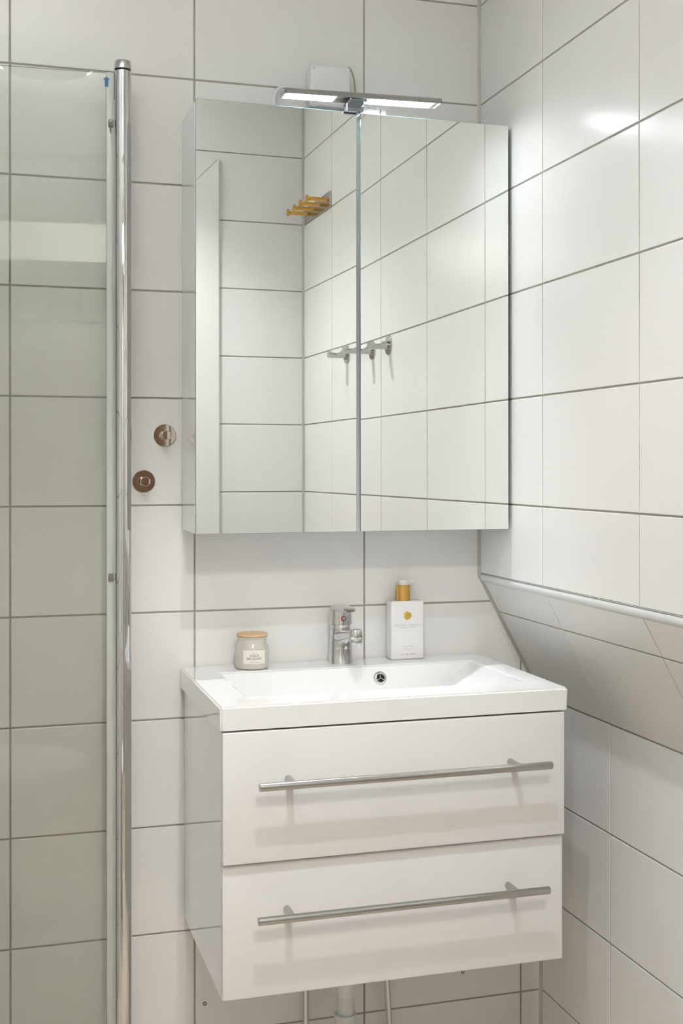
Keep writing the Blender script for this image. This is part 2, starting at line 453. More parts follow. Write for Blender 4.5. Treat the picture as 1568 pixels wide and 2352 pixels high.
# white rounded edge profile along the knee
b = bmesh.new(); prof = []
cx, cz, rr = XR + 0.0098, ZK1 - 0.0035, 0.0105
angs = [math.radians(105 + (262-105)*i/10) for i in range(11)]
prof = [(XR+0.003, ZK1+0.0045), (XR-0.0006, ZK1+0.0045)]
prof += [(cx + rr*math.cos(t), cz + rr*math.sin(t)*1.0) for t in angs if cx + rr*math.cos(t) < XR+0.006]
prof += [(cx + 0.004, ZK1 - 0.0165), (XR+0.014, ZK1-0.008)]
ra = [b.verts.new((x, -0.004, z)) for x, z in prof]; rb = [b.verts.new((x, YF+0.001, z)) for x, z in prof]
n = len(prof)
for i in range(n): b.faces.new((ra[i], ra[(i+1) % n], rb[(i+1) % n], rb[i]))
b.faces.new(ra); b.faces.new(list(reversed(rb)))
bmesh.ops.recalc_face_normals(b, faces=b.faces)
struct('trim_3', b, m_pvc, 'white rounded plastic profile along the outward edge of the right wall', smooth=True)

# door casing ------------------------------------------------------------------
CWd = 0.115
door = bpy.data.objects.new('door_1', None); COL.objects.link(door); door['kind'] = 'structure'
door['label'] = 'white painted door casing with mitred corners around the doorway'
def casing(pts):
    b = bmesh.new()
    f = [b.verts.new((x, YF+0.014, z)) for x, z in pts]; k = [b.verts.new((x, YF-0.001, z)) for x, z in pts]
    b.faces.new(f); b.faces.new(list(reversed(k)))
    for i in range(4): b.faces.new((f[i], k[i], k[(i+1) % 4], f[(i+1) % 4]))
    bmesh.ops.recalc_face_normals(b, faces=b.faces)
    bmesh.ops.bevel(b, geom=[e for e in b.edges if all(abs(v.co.y-(YF+0.014)) < 1e-6 for v in e.verts)], offset=0.0022, segments=2, affect='EDGES')
    return b
g = 0.0002
obj('casing', casing([(DX1+g, 0.0), (DX1+CWd, 0.0), (DX1+CWd, DZ+CWd-g), (DX1+g, DZ-g)]), m_casing, door)
obj('casing', casing([(DX0-CWd, 0.0), (DX0-g, 0.0), (DX0-g, DZ-g), (DX0-CWd, DZ+CWd-g)]), m_casing, door)
obj('casing', casing([(DX0-CWd+g, DZ+CWd), (DX0+g, DZ), (DX1-g, DZ), (DX1+CWd-g, DZ+CWd)]), m_casing, door)
jb = bmesh.new()
box(DX1-0.012, DX1, YF-0.112, YF, 0, DZ, bm=jb); box(DX0, DX0+0.012, YF-0.112, YF, 0, DZ, bm=jb); box(DX0, DX1, YF-0.112, YF, DZ-0.045, DZ, bm=jb)
obj('door_lining', jb, m_casing, door)

# ------------------------------------------------------------------ ceiling lamps
def ceiling_spot(x, y, zl):
    t = thing('ceiling_spotlight', 'small white cylinder spotlight on the ceiling in front of the vanity', 'ceiling light', (x, y, ZC))
    d = ZC - zl
    obj('housing', lathe([(0.0, 0.0), (0.036, 0.0), (0.036, -d), (0.034, -d-0.001), (0.027, -d-0.001), (0.026, -d+0.004)], 40, cap=False), m_white, t, smooth=True)
    obj('lens', lathe([(0.0, -d+0.003), (0.026, -d+0.003)], 32, cap=False), m_lens, t)
    ld = bpy.data.lights.new('spot_light', 'SPOT'); ld.shadow_soft_size = 0.013; ld.spot_size = math.radians(112); ld.spot_blend = 1.0; ld.energy = SPOT_W; ld.color = SPOT_COL
    lo = bpy.data.objects.new('spot_light', ld); COL.objects.link(lo); lo.parent = t; lo.location = (0, 0, -d-0.006)
    return t
ceiling_spot(0.32, -1.17, 2.335)
def hall_lamp(x, y):
    t = thing('hall_lamp', 'round opal pendant lamp in the hallway behind the camera', 'lamp', (x, y, 2.46))
    obj('canopy', lathe([(0.0, 0.0), (0.05, 0.0), (0.05, -0.015), (0.0, -0.02)], 32), m_white, t, smooth=True)
    obj('rod', lathe([(0.005, -0.018), (0.005, -0.10)], 12), m_white, t, smooth=True)
    obj('shade', lathe([(0.0, -0.10), (0.03, -0.105), (0.06, -0.13), (0.07, -0.165), (0.06, -0.20), (0.03, -0.225), (0.0, -0.23)], 32, cap=False), m_hlens, t, smooth=True)
hall_lamp(0.22, -2.34)
def fill_uplighter(x, y):  # added fill light, bounced off the ceiling for soft ambient
    t = thing('fill_lamp', 'added fill light, a round white uplighter bowl below the bathroom ceiling', 'ceiling light', (x, y, ZC))
    obj('canopy', lathe([(0.0, 0.0), (0.05, 0.0), (0.05, -0.012), (0.0, -0.018)], 32), m_white, t, smooth=True)
    obj('rod', lathe([(0.005, -0.016), (0.005, -0.162)], 12), m_white, t, smooth=True)
    obj('bowl', lathe([(0.150, -0.135), (0.155, -0.135), (0.150, -0.150), (0.11, -0.178), (0.05, -0.19), (0.0, -0.192)], 40, cap=False), m_white, t, smooth=True)
    obj('fill_disc', lathe([(0.0, -0.163), (0.135, -0.163)], 40, cap=False), m_fill, t)
fill_uplighter(0.0, -1.12)

# ------------------------------------------------------------------ mirror cabinet
CX0, CX1, CZ0, CZ1 = 0.3100, 0.9072, 1.1237, 1.8880
mc = thing('mirror_cabinet', 'white bathroom cabinet with two mirrored doors above the basin', 'cabinet', (0, 0, 0))
b = bmesh.new()
yb, yf = -0.0015, -0.1405
box(CX0+0.0012, CX0+0.017, yf, yb, CZ0, CZ1, 0.0006, 1, b)
box(CX1-0.017, CX1-0.0012, yf, yb, CZ0, CZ1, 0.0006, 1, b)
box(CX0+0.017, CX1-0.017, yf, yb, CZ0+0.0005, CZ0+0.016, bm=b)
box(CX0+0.017, CX1-0.017, yf, yb, CZ1-0.016, CZ1-0.0005, bm=b)
box(CX0+0.017, CX1-0.017, yb-0.006, yb, CZ0+0.016, CZ1-0.016, bm=b)
box(0.602, 0.618, yf, yb-0.006, CZ0+0.016, CZ1-0.016, bm=b)
obj('carcass', b, m_carc, mc)
def mirror_door(x0, x1, ang, tilt, edge_r):
    """door as a mirror glass on a thin white panel, turned by ang about the vertical"""
    xm = 0.689; ym = -0.15405; zm = 1.4775
    n = Vector((math.sin(ang), -math.cos(ang), tilt)).normalized()
    z = Vector((0, 0, 1)); ux = z.cross(n) * 1.0; ux.normalize(); vz = n.cross(ux)
    if ux.x < 0: ux = -ux; vz = -vz
    m = Matrix((ux, vz, ux.cross(vz))).transposed().to_4x4(); m.translation = Vector((xm, ym, zm))
    w0, w1, h0, h1 = x0-xm, x1-xm, CZ0-zm, CZ1-zm
    p = obj('mirror_door', box(w0+0.0008, w1-0.0008, h0+0.0008, h1-0.0008, -0.0125, -0.0042, 0.0005, 1), m_carc, mc)
    p.matrix_local = m
    gb = box(w0, w1, h0, h1, -0.0040, 0.0, 0.0005, 1)
    for f in gb.faces:
        f.material_index = 0 if (f.normal.z > 0.9 or f.normal.z < -0.9) else 1
    gl = obj('mirror_glass', gb, [m_mirror, m_gedge], p)
    return p
mirror_door(CX0, 0.6060, 0.01212, 0.00132, False)
mirror_door(0.6137, CX1, -0.00214, 0.00186, True)

# ------------------------------------------------------------------ mirror lamp
BX0, BX1 = 0.4615, 0.7562
ml = thing('mirror_lamp', 'slim brushed metal LED light bar mounted on top of the mirror cabinet', 'lamp', (0.605, -0.19, 1.888))
roll = math.radians(-1.15)
BZ = 1.9112
def bar_local(bm):   # bar built around world coords then moved into the lamp frame
    m = Matrix.Translation((0.605, 0, BZ)) @ Matrix.Rotation(roll, 4, 'Y') @ Matrix.Translation((-0.605, 0, -BZ))
    bmesh.ops.transform(bm, matrix=Matrix.Translation((-0.605, 0.19, -1.888)) @ m, verts=bm.verts); return bm
yb0, yb1 = -0.197, -0.160
b = bmesh.new()
box(BX0, BX1, yb0, yb1, BZ-0.0045, BZ+0.0002, 0.0006, 1, b)
box(BX0, BX1, yb0, yb0+0.0018, BZ-0.0092, BZ-0.0044, 0.0003, 1, b)
box(BX0, BX0+0.0018, yb0, yb1, BZ-0.0092, BZ-0.0044, 0.0003, 1, b)
box(BX1-0.0018, BX1, yb0, yb1, BZ-0.0092, BZ-0.0044, 0.0003, 1, b)
box(BX0, BX1, yb1-0.0018, yb1, BZ-0.0092, BZ-0.0044, 0.0003, 1, b)
obj('housing', bar_local(b), m_barmetal, ml)
for (x0, x1) in ((BX0+0.012, 0.5585), (0.6290, BX1-0.012)):
    obj('led_panel', bar_local(box(x0, x1, yb0+0.006, yb1-0.005, BZ-0.0082, BZ-0.0046, 0.0012, 2)), m_led, ml)
    ld = bpy.data.lights.new('led_light', 'AREA'); ld.shape = 'RECTANGLE'; ld.size = x1-x0-0.006; ld.size_y = 0.022; ld.energy = LED_W; ld.color = LED_COL; ld.spread = math.radians(64)
    lo = bpy.data.objects.new('led_light', ld); COL.objects.link(lo); lo.parent = ml
    lo.location = ((x0+x1)/2-0.605, (yb0+yb1)/2+0.19, BZ-0.0096-1.888 + ((x0+x1)/2-0.605)*math.tan(-roll)); lo.rotation_euler = (0, roll, 0)
b = bmesh.new()
box(0.5830, 0.6150, yb0+0.004, -0.147, BZ-0.0125, BZ-0.0090, 0.0008, 1, b)
box(0.5830, 0.6150, -0.1695, -0.1600, 1.8858, BZ-0.0091, 0.0008, 1, b)
box(0.5830, 0.6150, -0.1600, -0.120, 1.8885, 1.8905, 0.0004, 1, b)
bmesh.ops.transform(b, matrix=Matrix.Translation((-0.605, 0.19, -1.888)), verts=b.verts)
obj('clamp', b, m_clamp, ml)

# LED driver, terminal and leads on top of the cabinet
dr = thing('led_driver', 'small white LED driver box with printed label lying on the cabinet top', 'power supply', (0.636, -0.115, 1.8885))
obj('body', box(-0.034, 0.022, -0.018, 0.018, 0, 0.0205, 0.0015, 2), m_white, dr)
b = text_bm('LED DRIVER', 0.0058, face_m(-0.001, -0.01815, 0.0158), 1.05)
merge(b, text_bm('12V DC', 0.0038, face_m(-0.009, -0.01815, 0.0108)))
obj('lettering', b, m_ink2, dr)
obj('terminal', box(0.0265, 0.0365, -0.012, 0.012, 0, 0.0185, 0.0012, 1), m_white, dr)
obj('lead', tube([(0.022, 0.0, 0.004), (0.0268, 0.0, 0.004)], 0.002, 8), m_white, dr)
tb = thing('terminal_block', 'clear white terminal block on the cabinet top under the left half of the light bar', 'connector', (0.515, -0.09, 1.8885))
obj('body', box(-0.034, 0.02, -0.010, 0.010, 0, 0.013, 0.0015, 2), m_white, tb)
obj('cover', box(-0.030, 0.016, -0.012, 0.008, 0.0132, 0.0160, 0.0008, 1), m_pvc, tb)
tag(obj('cable_clip', box(0.462, 0.475, -0.085, -0.065, 1.8882, 1.9010, 0.002, 2), m_white), 'white plastic cable clip at the left end of the cabinet top', 'cable clip')
tag(obj('lamp_lead', tube(bez((0.536, -0.09, 1.894), (0.56, -0.10, 1.905), (0.575, -0.085, 1.885), (0.601, -0.10, 1.8945), 14), 0.0022, 8), m_white, smooth=True),
    'short white lead between terminal block and driver on the cabinet top', 'cable')

# junction box and cables on the wall
jx0, jx1, jz1 = 0.5490, 0.6290, 2.0085
jb = thing('junction_box', 'square white junction box on the wall above the mirror cabinet', 'junction box', (0.589, -0.002, 1.968))
obj('body', box(-0.0385, 0.0385, -0.030, -0.001, -0.0385, 0.0385, 0.006, 3), m_white, jb, smooth=True)
obj('lid', box(-0.0402, 0.0402, -0.040, -0.0302, -0.0402, 0.0402, 0.0075, 4), m_white, jb, smooth=True)
for sx, sz in ((-1, 1), (1, 1), (-1, -1), (1, -1)):
    if (sx, sz) == (1, 1): continue
    obj('screw', lathe([(0.0, 0.0018), (0.0018, 0.0018), (0.0027, 0.0008), (0.0027, 0.0)], 14, mtx=axis_m((sx*0.0325, -0.0398, sz*0.0325), (0, -1, 0))), m_pvc, jb, smooth=True)
t = thing('earth_cable', 'green and yellow earth cable curving down the right side of the junction box', 'cable', (0.6335, -0.028, 1.99))
path = bez((-0.0045, 0, 0.022), (0.004, 0, 0.016), (0.0095, 0, -0.002), (0.0085, 0.0, -0.04), 18)
obj('sheath', tube([p + Vector((0.0010, 0.0005, 0)) for p in path], 0.0016, 10), m_yellow, t, smooth=True)
obj('stripe', tube([p + Vector((-0.0004, -0.0006, -0.0002)) for p in path], 0.0011, 8), m_green, t, smooth=True)
loop = [(0.560, -0.012, 1.960)]
loop = bez((0.566, -0.010, 1.940), (0.540, -0.012, 1.972), (0.492, -0.012, 1.982), (0.4855, -0.014, 1.948), 16) + bez((0.4855, -0.014, 1.948), (0.4835, -0.014, 1.922), (0.492, -0.02, 1.908), (0.500, -0.03, 1.8935), 12)[1:]
tag(obj('white_cable', tube(loop, 0.0031, 10), m_white, smooth=True), 'white cable looping down the wall left of the junction box', 'cable')

# ------------------------------------------------------------------ basin
BXa, BXb, BYf, BZ0, BZ1 = 0.3068, 0.9073, -0.3997, 0.8283, 0.8663
ba = thing('washbasin', 'white rectangular ceramic washbasin with sloping bowl on the vanity', 'basin', (0.607, -0.2, BZ0))
def basin_bm():
    b = bmesh.new()
    def ring(x0, x1, y0, y1, z): return [b.verts.new(p) for p in ((x0, y0, z), (x1, y0, z), (x1, y1, z), (x0, y1, z))]
    o_bot = ring(BXa+0.001, BXb-0.001, BYf+0.001, -0.0015, BZ0)
    o_top = ring(BXa, BXb, BYf, -0.0015, BZ1)
    i_top = ring(0.3660, 0.8605, -0.3225, -0.0850, BZ1)
    i_bot = ring(0.4700, 0.7150, -0.2950, -0.1130, BZ1-0.088)
    und = ring(0.455, 0.730, -0.310, -0.096, BZ0-0.055)
    ou2 = ring(0.345, 0.870, -0.340, -0.070, BZ0)
    def band(A, B):
        for k in range(4): b.faces.new((A[k], A[(k+1) % 4], B[(k+1) % 4], B[k]))
    band(o_bot, o_top); band(o_top, i_top); band(i_top, i_bot); b.faces.new(i_bot)
    band(ou2, o_bot); band(und, ou2); b.faces.new(list(reversed(und)))
    bmesh.ops.recalc_face_normals(b, faces=b.faces)
    sel = [e for e in b.edges if (e.verts[0] in o_top and e.verts[1] in o_top) or ((e.verts[0] in o_top) != (e.verts[1] in o_top) and (e.verts[0] in o_bot or e.verts[1] in o_bot))]
    se2 = [e for e in b.edges if (e.verts[0] in i_bot and e.verts[1] in i_bot) or (e.verts[0] in i_top and e.verts[1] in i_bot) or (e.verts[1] in i_top and e.verts[0] in i_bot)]
    se3 = [e for e in b.edges if e.verts[0] in i_top and e.verts[1] in i_top]
    bmesh.ops.bevel(b, geom=sel, offset=0.0032, segments=3, affect='EDGES')
    se3 = [e for e in se3 if e.is_valid]
    bmesh.ops.bevel(b, geom=se3, offset=0.004, segments=3, affect='EDGES')
    se2 = [e for e in se2 if e.is_valid]
    bmesh.ops.bevel(b, geom=se2, offset=0.007, segments=3, affect='EDGES', clamp_overlap=True)
    bmesh.ops.transform(b, matrix=Matrix.Translation((-0.607, 0.2, -BZ0)), verts=b.verts)
    return b
obj('bowl', basin_bm(), m_ceram, ba, smooth=True)
# overflow on the steep back wall of the bowl
oy = lambda z: -0.0850 - (BZ1 - z)/0.088*0.028
oz = 0.8425
nrm = Vector((0, -0.088, 0.028)).normalized()
om = axis_m(Vector((0.6715, oy(oz), oz)) + nrm*0.0002 - Vector((0.607, -0.2, BZ0)), nrm)
of = obj('overflow_ring', lathe([(0.0070, -0.0016), (0.0070, 0.0020), (0.0078, 0.0032), (0.0095, 0.0030), (0.0122, 0.0015), (0.0130, 0.0), (0.0070, -0.0016)], 40, mtx=om, cap=False), m_chrome, ba, smooth=True)
b = lathe([(0.0, 0.0), (0.0072, 0.0)], 28, mtx=om @ Matrix.Translation((0, 0, 0.0006)), cap=False)
obj('overflow_hole', b, m_hole, of)
b = bmesh.new()
for k in range(3):
    a = math.radians(90 + 120*k)
    mm = om @ Matrix.Rotation(a, 4, 'Z')
    merge(b, box(0.0, 0.0073, -0.00055, 0.00055, 0.0012, 0.0024), mm)
obj('overflow_spokes', b, m_chrome, of)
obj('drain', lathe([(0.0, 0.003), (0.026, 0.003), (0.030, 0.001), (0.030, -0.003)], 36, mtx=Matrix.Translation((0.592-0.607, -0.205+0.2, BZ1-0.088-BZ0+0.001))), m_chrome, ba, smooth=True)

# ------------------------------------------------------------------ vanity unit
va = thing('vanity_cabinet', 'white high gloss wall hung vanity unit with two drawers under the basin', 'cabinet', (0.6075, -0.19, 0.40))
VO = Vector((0.6075, -0.19, 0.40))
def vloc(b): bmesh.ops.transform(b, matrix=Matrix.Translation(-VO), verts=b.verts); return b
VX0, VX1 = 0.3138, 0.9005
b = bmesh.new()
box(VX0, VX0+0.016, -0.3690, -0.0080, 0.3975, BZ0-0.0005, 0.0008, 1, b)
box(VX1-0.016, VX1, -0.3690, -0.0080, 0.3975, BZ0-0.0005, 0.0008, 1, b)
box(VX0+0.016, VX1-0.016, -0.3690, -0.0080, 0.3975, 0.4135, bm=b)
box(VX0+0.016, VX1-0.016, -0.0240, -0.0080, 0.4135, 0.76, bm=b)
box(VX0+0.016, VX1-0.016, -0.3690, -0.3500, 0.805, 0.8270, bm=b)
obj('carcass', vloc(b), m_carc, va)
def drawer(x0, x1, yf, yb, z0, z1, zh, yh):
    d = obj('drawer', vloc(box(x0, x1, yf, yb, z0, z1, 0.0022, 3)), m_lacq, va, smooth=True)
    b = bmesh.new()
    lathe([(0.0, 0.0), (0.0056, 0.0), (0.0064, 0.0008), (0.0064, 0.4957), (0.0056, 0.4965), (0.0, 0.4965)], 28, b, axis_m((0.3605, yh, zh), (1, 0, 0)))
    hd = obj('handle', vloc(b), m_steel, d, smooth=True)
    for px in (0.4170, 0.8005):
        obj('handle_post', vloc(lathe([(0.0058, 0.0), (0.0058, yf - yh - 0.002)], 22, None, axis_m((px, yf, zh), (0, -1, 0)))), m_steel, d, smooth=True)
    return d
drawer(0.3112, 0.9012, -0.3985, -0.3790, 0.6165, 0.8250, 0.7468, -0.4400)
drawer(0.3126, 0.9020, -0.3890, -0.3695, 0.4005, 0.6130, 0.5365, -0.4310)

# ------------------------------------------------------------------ faucet
FX, FY = 0.6100, -0.0370
fa = thing('faucet', 'chrome single lever basin mixer tap between candle jar and soap bottle', 'faucet', (FX, FY, BZ1))
obj('body', lathe([(0.0228, 0.0), (0.0228, 0.0012), (0.0224, 0.002), (0.0214, 0.030), (0.0206, 0.062), (0.0202, 0.0650), (0.0150, 0.0652)], 48), m_chrome, fa, smooth=True)
# spout: tapering arm with a downturned outlet
b = bmesh.new()
def ell(cy, cz, rx, rz, n=20): return [(rx*math.cos(2*PI*k/n), cy, cz + rz*math.sin(2*PI*k/n)) for k in range(n)]
secs = [ell(-0.006, 0.0505, 0.0175, 0.0142), ell(-0.028, 0.0530, 0.0155, 0.0122), ell(-0.052, 0.0585, 0.0136, 0.0102), ell(-0.078, 0.0630, 0.0124, 0.0088), ell(-0.096, 0.0650, 0.0116, 0.0080), ell(-0.105, 0.0655, 0.0085, 0.0055)]
rings = [[b.verts.new(p) for p in s] for s in secs]
for A, B in zip(rings[:-1], rings[1:]):
    for k in range(20): b.faces.new((A[k], A[(k+1) % 20], B[(k+1) % 20], B[k]))
b.faces.new(rings[0]); b.faces.new(list(reversed(rings[-1])))
bmesh.ops.recalc_face_normals(b, faces=b.faces)
sp = obj('spout', b, m_chrome, fa, smooth=True)
tilt = axis_m((0, -0.0965, 0.0752), (0, -0.24, -0.97))
obj('outlet', lathe([(0.0, -0.0005), (0.0105, -0.0005), (0.0124, 0.0012), (0.0128, 0.003), (0.0128, 0.017), (0.0120, 0.0182), (0.0120, 0.0192)], 36, mtx=tilt), m_chrome, sp, smooth=True)
obj('aerator', lathe([(0.0113, 0.0192), (0.0113, 0.0255), (0.0106, 0.0268), (0.0070, 0.0268), (0.0060, 0.0292), (0.0, 0.0296)], 32, mtx=tilt), m_chrome, sp, smooth=True)
# lever: collar, domed cap and forward tongue
obj('collar', lathe([(0.0196, 0.0652), (0.0196, 0.0735), (0.0190, 0.0745)], 48), m_chrome, fa, smooth=True)
b = lathe([(0.0205, 0.0742), (0.0222, 0.0752), (0.0222, 0.0765), (0.0206, 0.1000), (0.0200, 0.1050), (0.0180, 0.1088), (0.0130, 0.1108), (0.0, 0.1116)], 48)
lv = obj('lever', b, m_chrome, fa, smooth=True)
b = bmesh.new()
def sec(y, zc, hw, hh):
    pts = []
    for k in range(20):
        a = 2*PI*k/20
        ca, sa = math.cos(a), math.sin(a)
        pts.append((hw*math.copysign(abs(ca)**0.6, ca), y, zc + hh*math.copysign(abs(sa)**0.7, sa)))
    return pts
secs = [sec(0.004, 0.1050, 0.0185, 0.0068), sec(-0.014, 0.1055, 0.0178, 0.0062), sec(-0.032, 0.1062, 0.0158, 0.0050), sec(-0.050, 0.1068, 0.0140, 0.0045), sec(-0.062, 0.1070, 0.0120, 0.0043), sec(-0.0665, 0.1070, 0.0080, 0.0030)]
rings = [[b.verts.new(p) for p in s] for s in secs]
for A, B in zip(rings[:-1], rings[1:]):
    for k in range(20): b.faces.new((A[k], A[(k+1) % 20], B[(k+1) % 20], B[k]))
b.faces.new(rings[0]); b.faces.new(list(reversed(rings[-1])))
bmesh.ops.recalc_face_normals(b, faces=b.faces)
obj('lever_tongue', b, m_chrome, lv, smooth=True)
mk = axis_m((0, -0.0214, 0.0865), (0, -1, 0.08))
b = lathe([(0.0028, 0.0008), (0.0045, 0.0008), (0.0050, 0.0003), (0.0050, -0.001)], 28, mtx=mk)
for f in b.faces: f.material_index = 0 if f.calc_center_median().x < 0 else 1
obj('temperature_mark', b, [m_red, m_bluedot], lv)
obj('mark_button', lathe([(0.0, 0.0012), (0.0026, 0.0010), (0.0028, 0.0)], 24, mtx=mk), m_chrome, lv, smooth=True)

# ------------------------------------------------------------------ candle jar
ja = thing('candle_jar', 'frosted glass candle jar with bamboo lid on the left of the basin rim', 'candle', (0.4351, -0.0470, BZ1))
obj('glass', lathe([(0.0270, 0.0), (0.0300, 0.0014), (0.0312, 0.005), (0.0314, 0.030), (0.0308, 0.0400), (0.0278, 0.0462), (0.0268, 0.0490), (0.0268, 0.0560), (0.0282, 0.0572), (0.0284, 0.0590), (0.0270, 0.0596)], 56), m_jar, ja, smooth=True)
obj('wax', lathe([(0.0, 0.0022), (0.0290, 0.0022), (0.0295, 0.030), (0.0, 0.030)], 40), m_wax, ja, smooth=True)
obj('lid', lathe([(0.0, 0.0597), (0.0278, 0.0597), (0.0292, 0.0606), (0.0292, 0.0640), (0.0282, 0.0650), (0.0, 0.0650)], 56), m_lid, ja, smooth=True)
# curved paper label
ac = math.atan2(-1, 0) - 0.08
def on_jar(s, z, r): a = ac + s/r; return Vector((r*math.cos(a), r*math.sin(a), z))
b = bmesh.new(); rl = 0.0316; grid = []
for i in range(15):
    s = -0.0220 + 0.0440*i/14
    grid.append([b.verts.new(on_jar(s, z, rl)) for z in (0.0118, 0.0365)])
for A, B in zip(grid[:-1], grid[1:]): b.faces.new((A[0], B[0], B[1], A[1]))
bmesh.ops.recalc_face_normals(b, faces=b.faces)
lab = obj('label', b, m_paper, ja, smooth=True)
# ---- small serif alphabet drawn as strokes -------------------------------
GL = {
 'W': (1.35, [((0, 1), (.32, 0), .16), ((.32, 0), (.66, 1), .07), ((.66, 1), (.98, 0), .16), ((.98, 0), (1.3, 1), .07)], [(0, 1), (.66, 1), (1.3, 1)]),
 'I': (.36, [((.18, 0), (.18, 1), .17)], [(.18, 0), (.18, 1)]),
 'L': (.80, [((.18, 0), (.18, 1), .17), ((.18, .03), (.74, .03), .07), ((.74, 0), (.74, .26), .08)], [(.18, 0), (.18, 1)]),
 'D': (.96, [((.18, 0), (.18, 1), .17), ((.18, .97), (.55, .97), .07), ((.55, .97), (.80, .75), .12), ((.80, .78), (.80, .22), .17), ((.80, .25), (.55, .03), .12), ((.55, .03), (.18, .03), .07)], []),
 'M': (1.2, [((.15, 0), (.15, 1), .07), ((.17, 1), (.58, .05), .17), ((.58, .05), (1.0, 1), .07), ((1.0, 0), (1.0, 1), .17)], [(.15, 0), (.15, 1), (1.0, 0), (1.0, 1)]),
 'E': (.84, [((.18, 0), (.18, 1), .17), ((.18, .97), (.74, .97), .07), ((.18, .52), (.62, .52), .07), ((.18, .03), (.76, .03), .07), ((.74, .97), (.74, .76), .07), ((.76, .03), (.76, .26), .07)], []),
 'A': (1.0, [((.1, 0), (.48, 1), .07), ((.48, 1), (.88, 0), .17), ((.24, .34), (.74, .34), .06)], [(.1, 0), (.88, 0)]),
 'O': (1.0, [((.5, .98), (.22, .80), .10), ((.20, .80), (.13, .5), .16), ((.13, .5), (.20, .2), .16), ((.22, .2), (.5, .02), .10), ((.5, .02), (.78, .2), .10), ((.80, .2), (.87, .5), .16), ((.87, .5), (.80, .8), .16), ((.78, .8), (.5, .98), .10)], []),
 'S': (.76, [((.66, .80), (.46, .97), .09), ((.46, .97), (.18, .78), .12), ((.18, .78), (.60, .32), .15), ((.62, .32), (.40, .03), .12), ((.40, .03), (.12, .20), .09)], []),
 'V': (1.0, [((.08, 1), (.48, 0), .15), ((.48, 0), (.88, 1), .07)], [(.08, 1), (.88, 1)]),
 'G': (1.0, [((.82, .78), (.55, .98), .09), ((.55, .98), (.22, .78), .11), ((.20, .80), (.13, .5), .15), ((.13, .5), (.20, .2), .15), ((.22, .2), (.55, .02), .11), ((.55, .02), (.82, .14), .09), ((.82, .06), (.82, .44), .14)], [(.82, .44)]),
 'R': (.96, [((.18, 0), (.18, 1), .15), ((.18, .97), (.52, .97), .07), ((.52, .97), (.68, .76), .13), ((.68, .76), (.52, .52), .13), ((.52, .52), (.18, .52), .07), ((.44, .52), (.86, 0), .14)], [(.18, 0), (.18, 1)]),
 'N': (1.08, [((.15, 0), (.15, 1), .07), ((.16, 1), (.90, 0), .16), ((.90, 0), (.90, 1), .07)], [(.15, 0), (.15, 1), (.90, 1)]),
 ' ': (.55, [], []),
}
def serif_bm(s, h, sp, mapf, th=1.0, serif=True):
    wd = sum(GL[c][0] for c in s) + sp*(len(s)-1)
    b = bmesh.new(); x = -wd/2
    def quad(p, q, w):
        dx, dy = q[0]-p[0], q[1]-p[1]; L = math.hypot(dx, dy); nx, ny = -dy/L*w/2, dx/L*w/2
        P = [(p[0]+nx, p[1]+ny), (q[0]+nx, q[1]+ny), (q[0]-nx, q[1]-ny), (p[0]-nx, p[1]-ny)]
        fr = [b.verts.new(mapf(a*h, (c-0.5)*h, 0.00012)) for a, c in P]; b.faces.new(fr)
    for c in s:
        g = GL[c]
        for (p, q, w) in g[1]: quad((x+p[0], p[1]), (x+q[0], q[1]), w*th)
        if serif:
            for (px, py) in g[2]:
                yy = 0.03 if py < 0.5 else 0.97
                quad((x+px-.17, yy), (x+px+.17, yy), .06)
        x += g[0] + sp
    bmesh.ops.recalc_face_normals(b, faces=b.faces)
    return b
jm = lambda zc: (lambda u, v, d: on_jar(u, zc + v, rl + d))
b = serif_bm('WILD', 0.0042, 0.10, jm(0.0270), 1.15)
merge(b, serif_bm('MEADOW', 0.0042, 0.10, jm(0.0215), 1.15))
obj('label_lettering', b, m_ink, lab)
b = bmesh.new()
def jline(s0, s1, z, w, bm, step=0.0):
    n = max(2, int((s1-s0)/0.002)); g = []
    for i in range(n+1):
        s = s0 + (s1-s0)*i/n; g.append([bm.verts.new(on_jar(s, z-w/2, rl+0.0001)), bm.verts.new(on_jar(s, z+w/2, rl+0.0001))])
    for i, (A, B) in enumerate(zip(g[:-1], g[1:])): bm.faces.new((A[0], B[0], B[1], A[1]))
random.seed(3)
for (s0, s1, z) in ((-0.0055, 0.0055, 0.0322), (-0.0085, 0.0085, 0.0145)):
    s = s0
    while s < s1:
        L = random.uniform(0.0006, 0.0009); jline(s, s+L, z, 0.0009, b); s += L + 0.0004
jline(-0.0070, 0.0070, 0.0177, 0.00022, b)
obj('label_fine_print', b, m_ink2, lab)

# ------------------------------------------------------------------ soap bottle
so = thing('soap_dispenser', 'white rectangular pump bottle with gold collar and seal on the basin rim', 'bottle', (0.7456, -0.0235, BZ1))
hx, hy, hz = 0.0340, 0.0165, 0.1140
obj('bottle', box(-hx, hx, -hy, hy, 0.0, hz, 0.0038, 4), m_bottle, so, smooth=True)
obj('collar', lathe([(0.0130, hz-0.0002), (0.0138, hz+0.0006), (0.0138, hz+0.0292), (0.0132, hz+0.0300), (0.0112, hz+0.0300)], 48, mtx=Matrix.Translation((-0.0030, 0, 0))), m_gold, so, smooth=True)
pm = obj('pump_head', lathe([(0.0108, hz+0.0295), (0.0108, hz+0.0385), (0.0100, hz+0.0405), (0.0, hz+0.0415)], 40, mtx=Matrix.Translation((-0.0030, 0, 0))), m_white, so, smooth=True)
obj('pump_spout', tube([(-0.002, 0, hz+0.0368), (0.008, -0.0015, hz+0.0370), (0.0150, -0.0025, hz+0.0362), (0.0192, -0.003, hz+0.0352)], [0.0042, 0.0036, 0.0027, 0.0021], 14), m_white, pm, smooth=True)
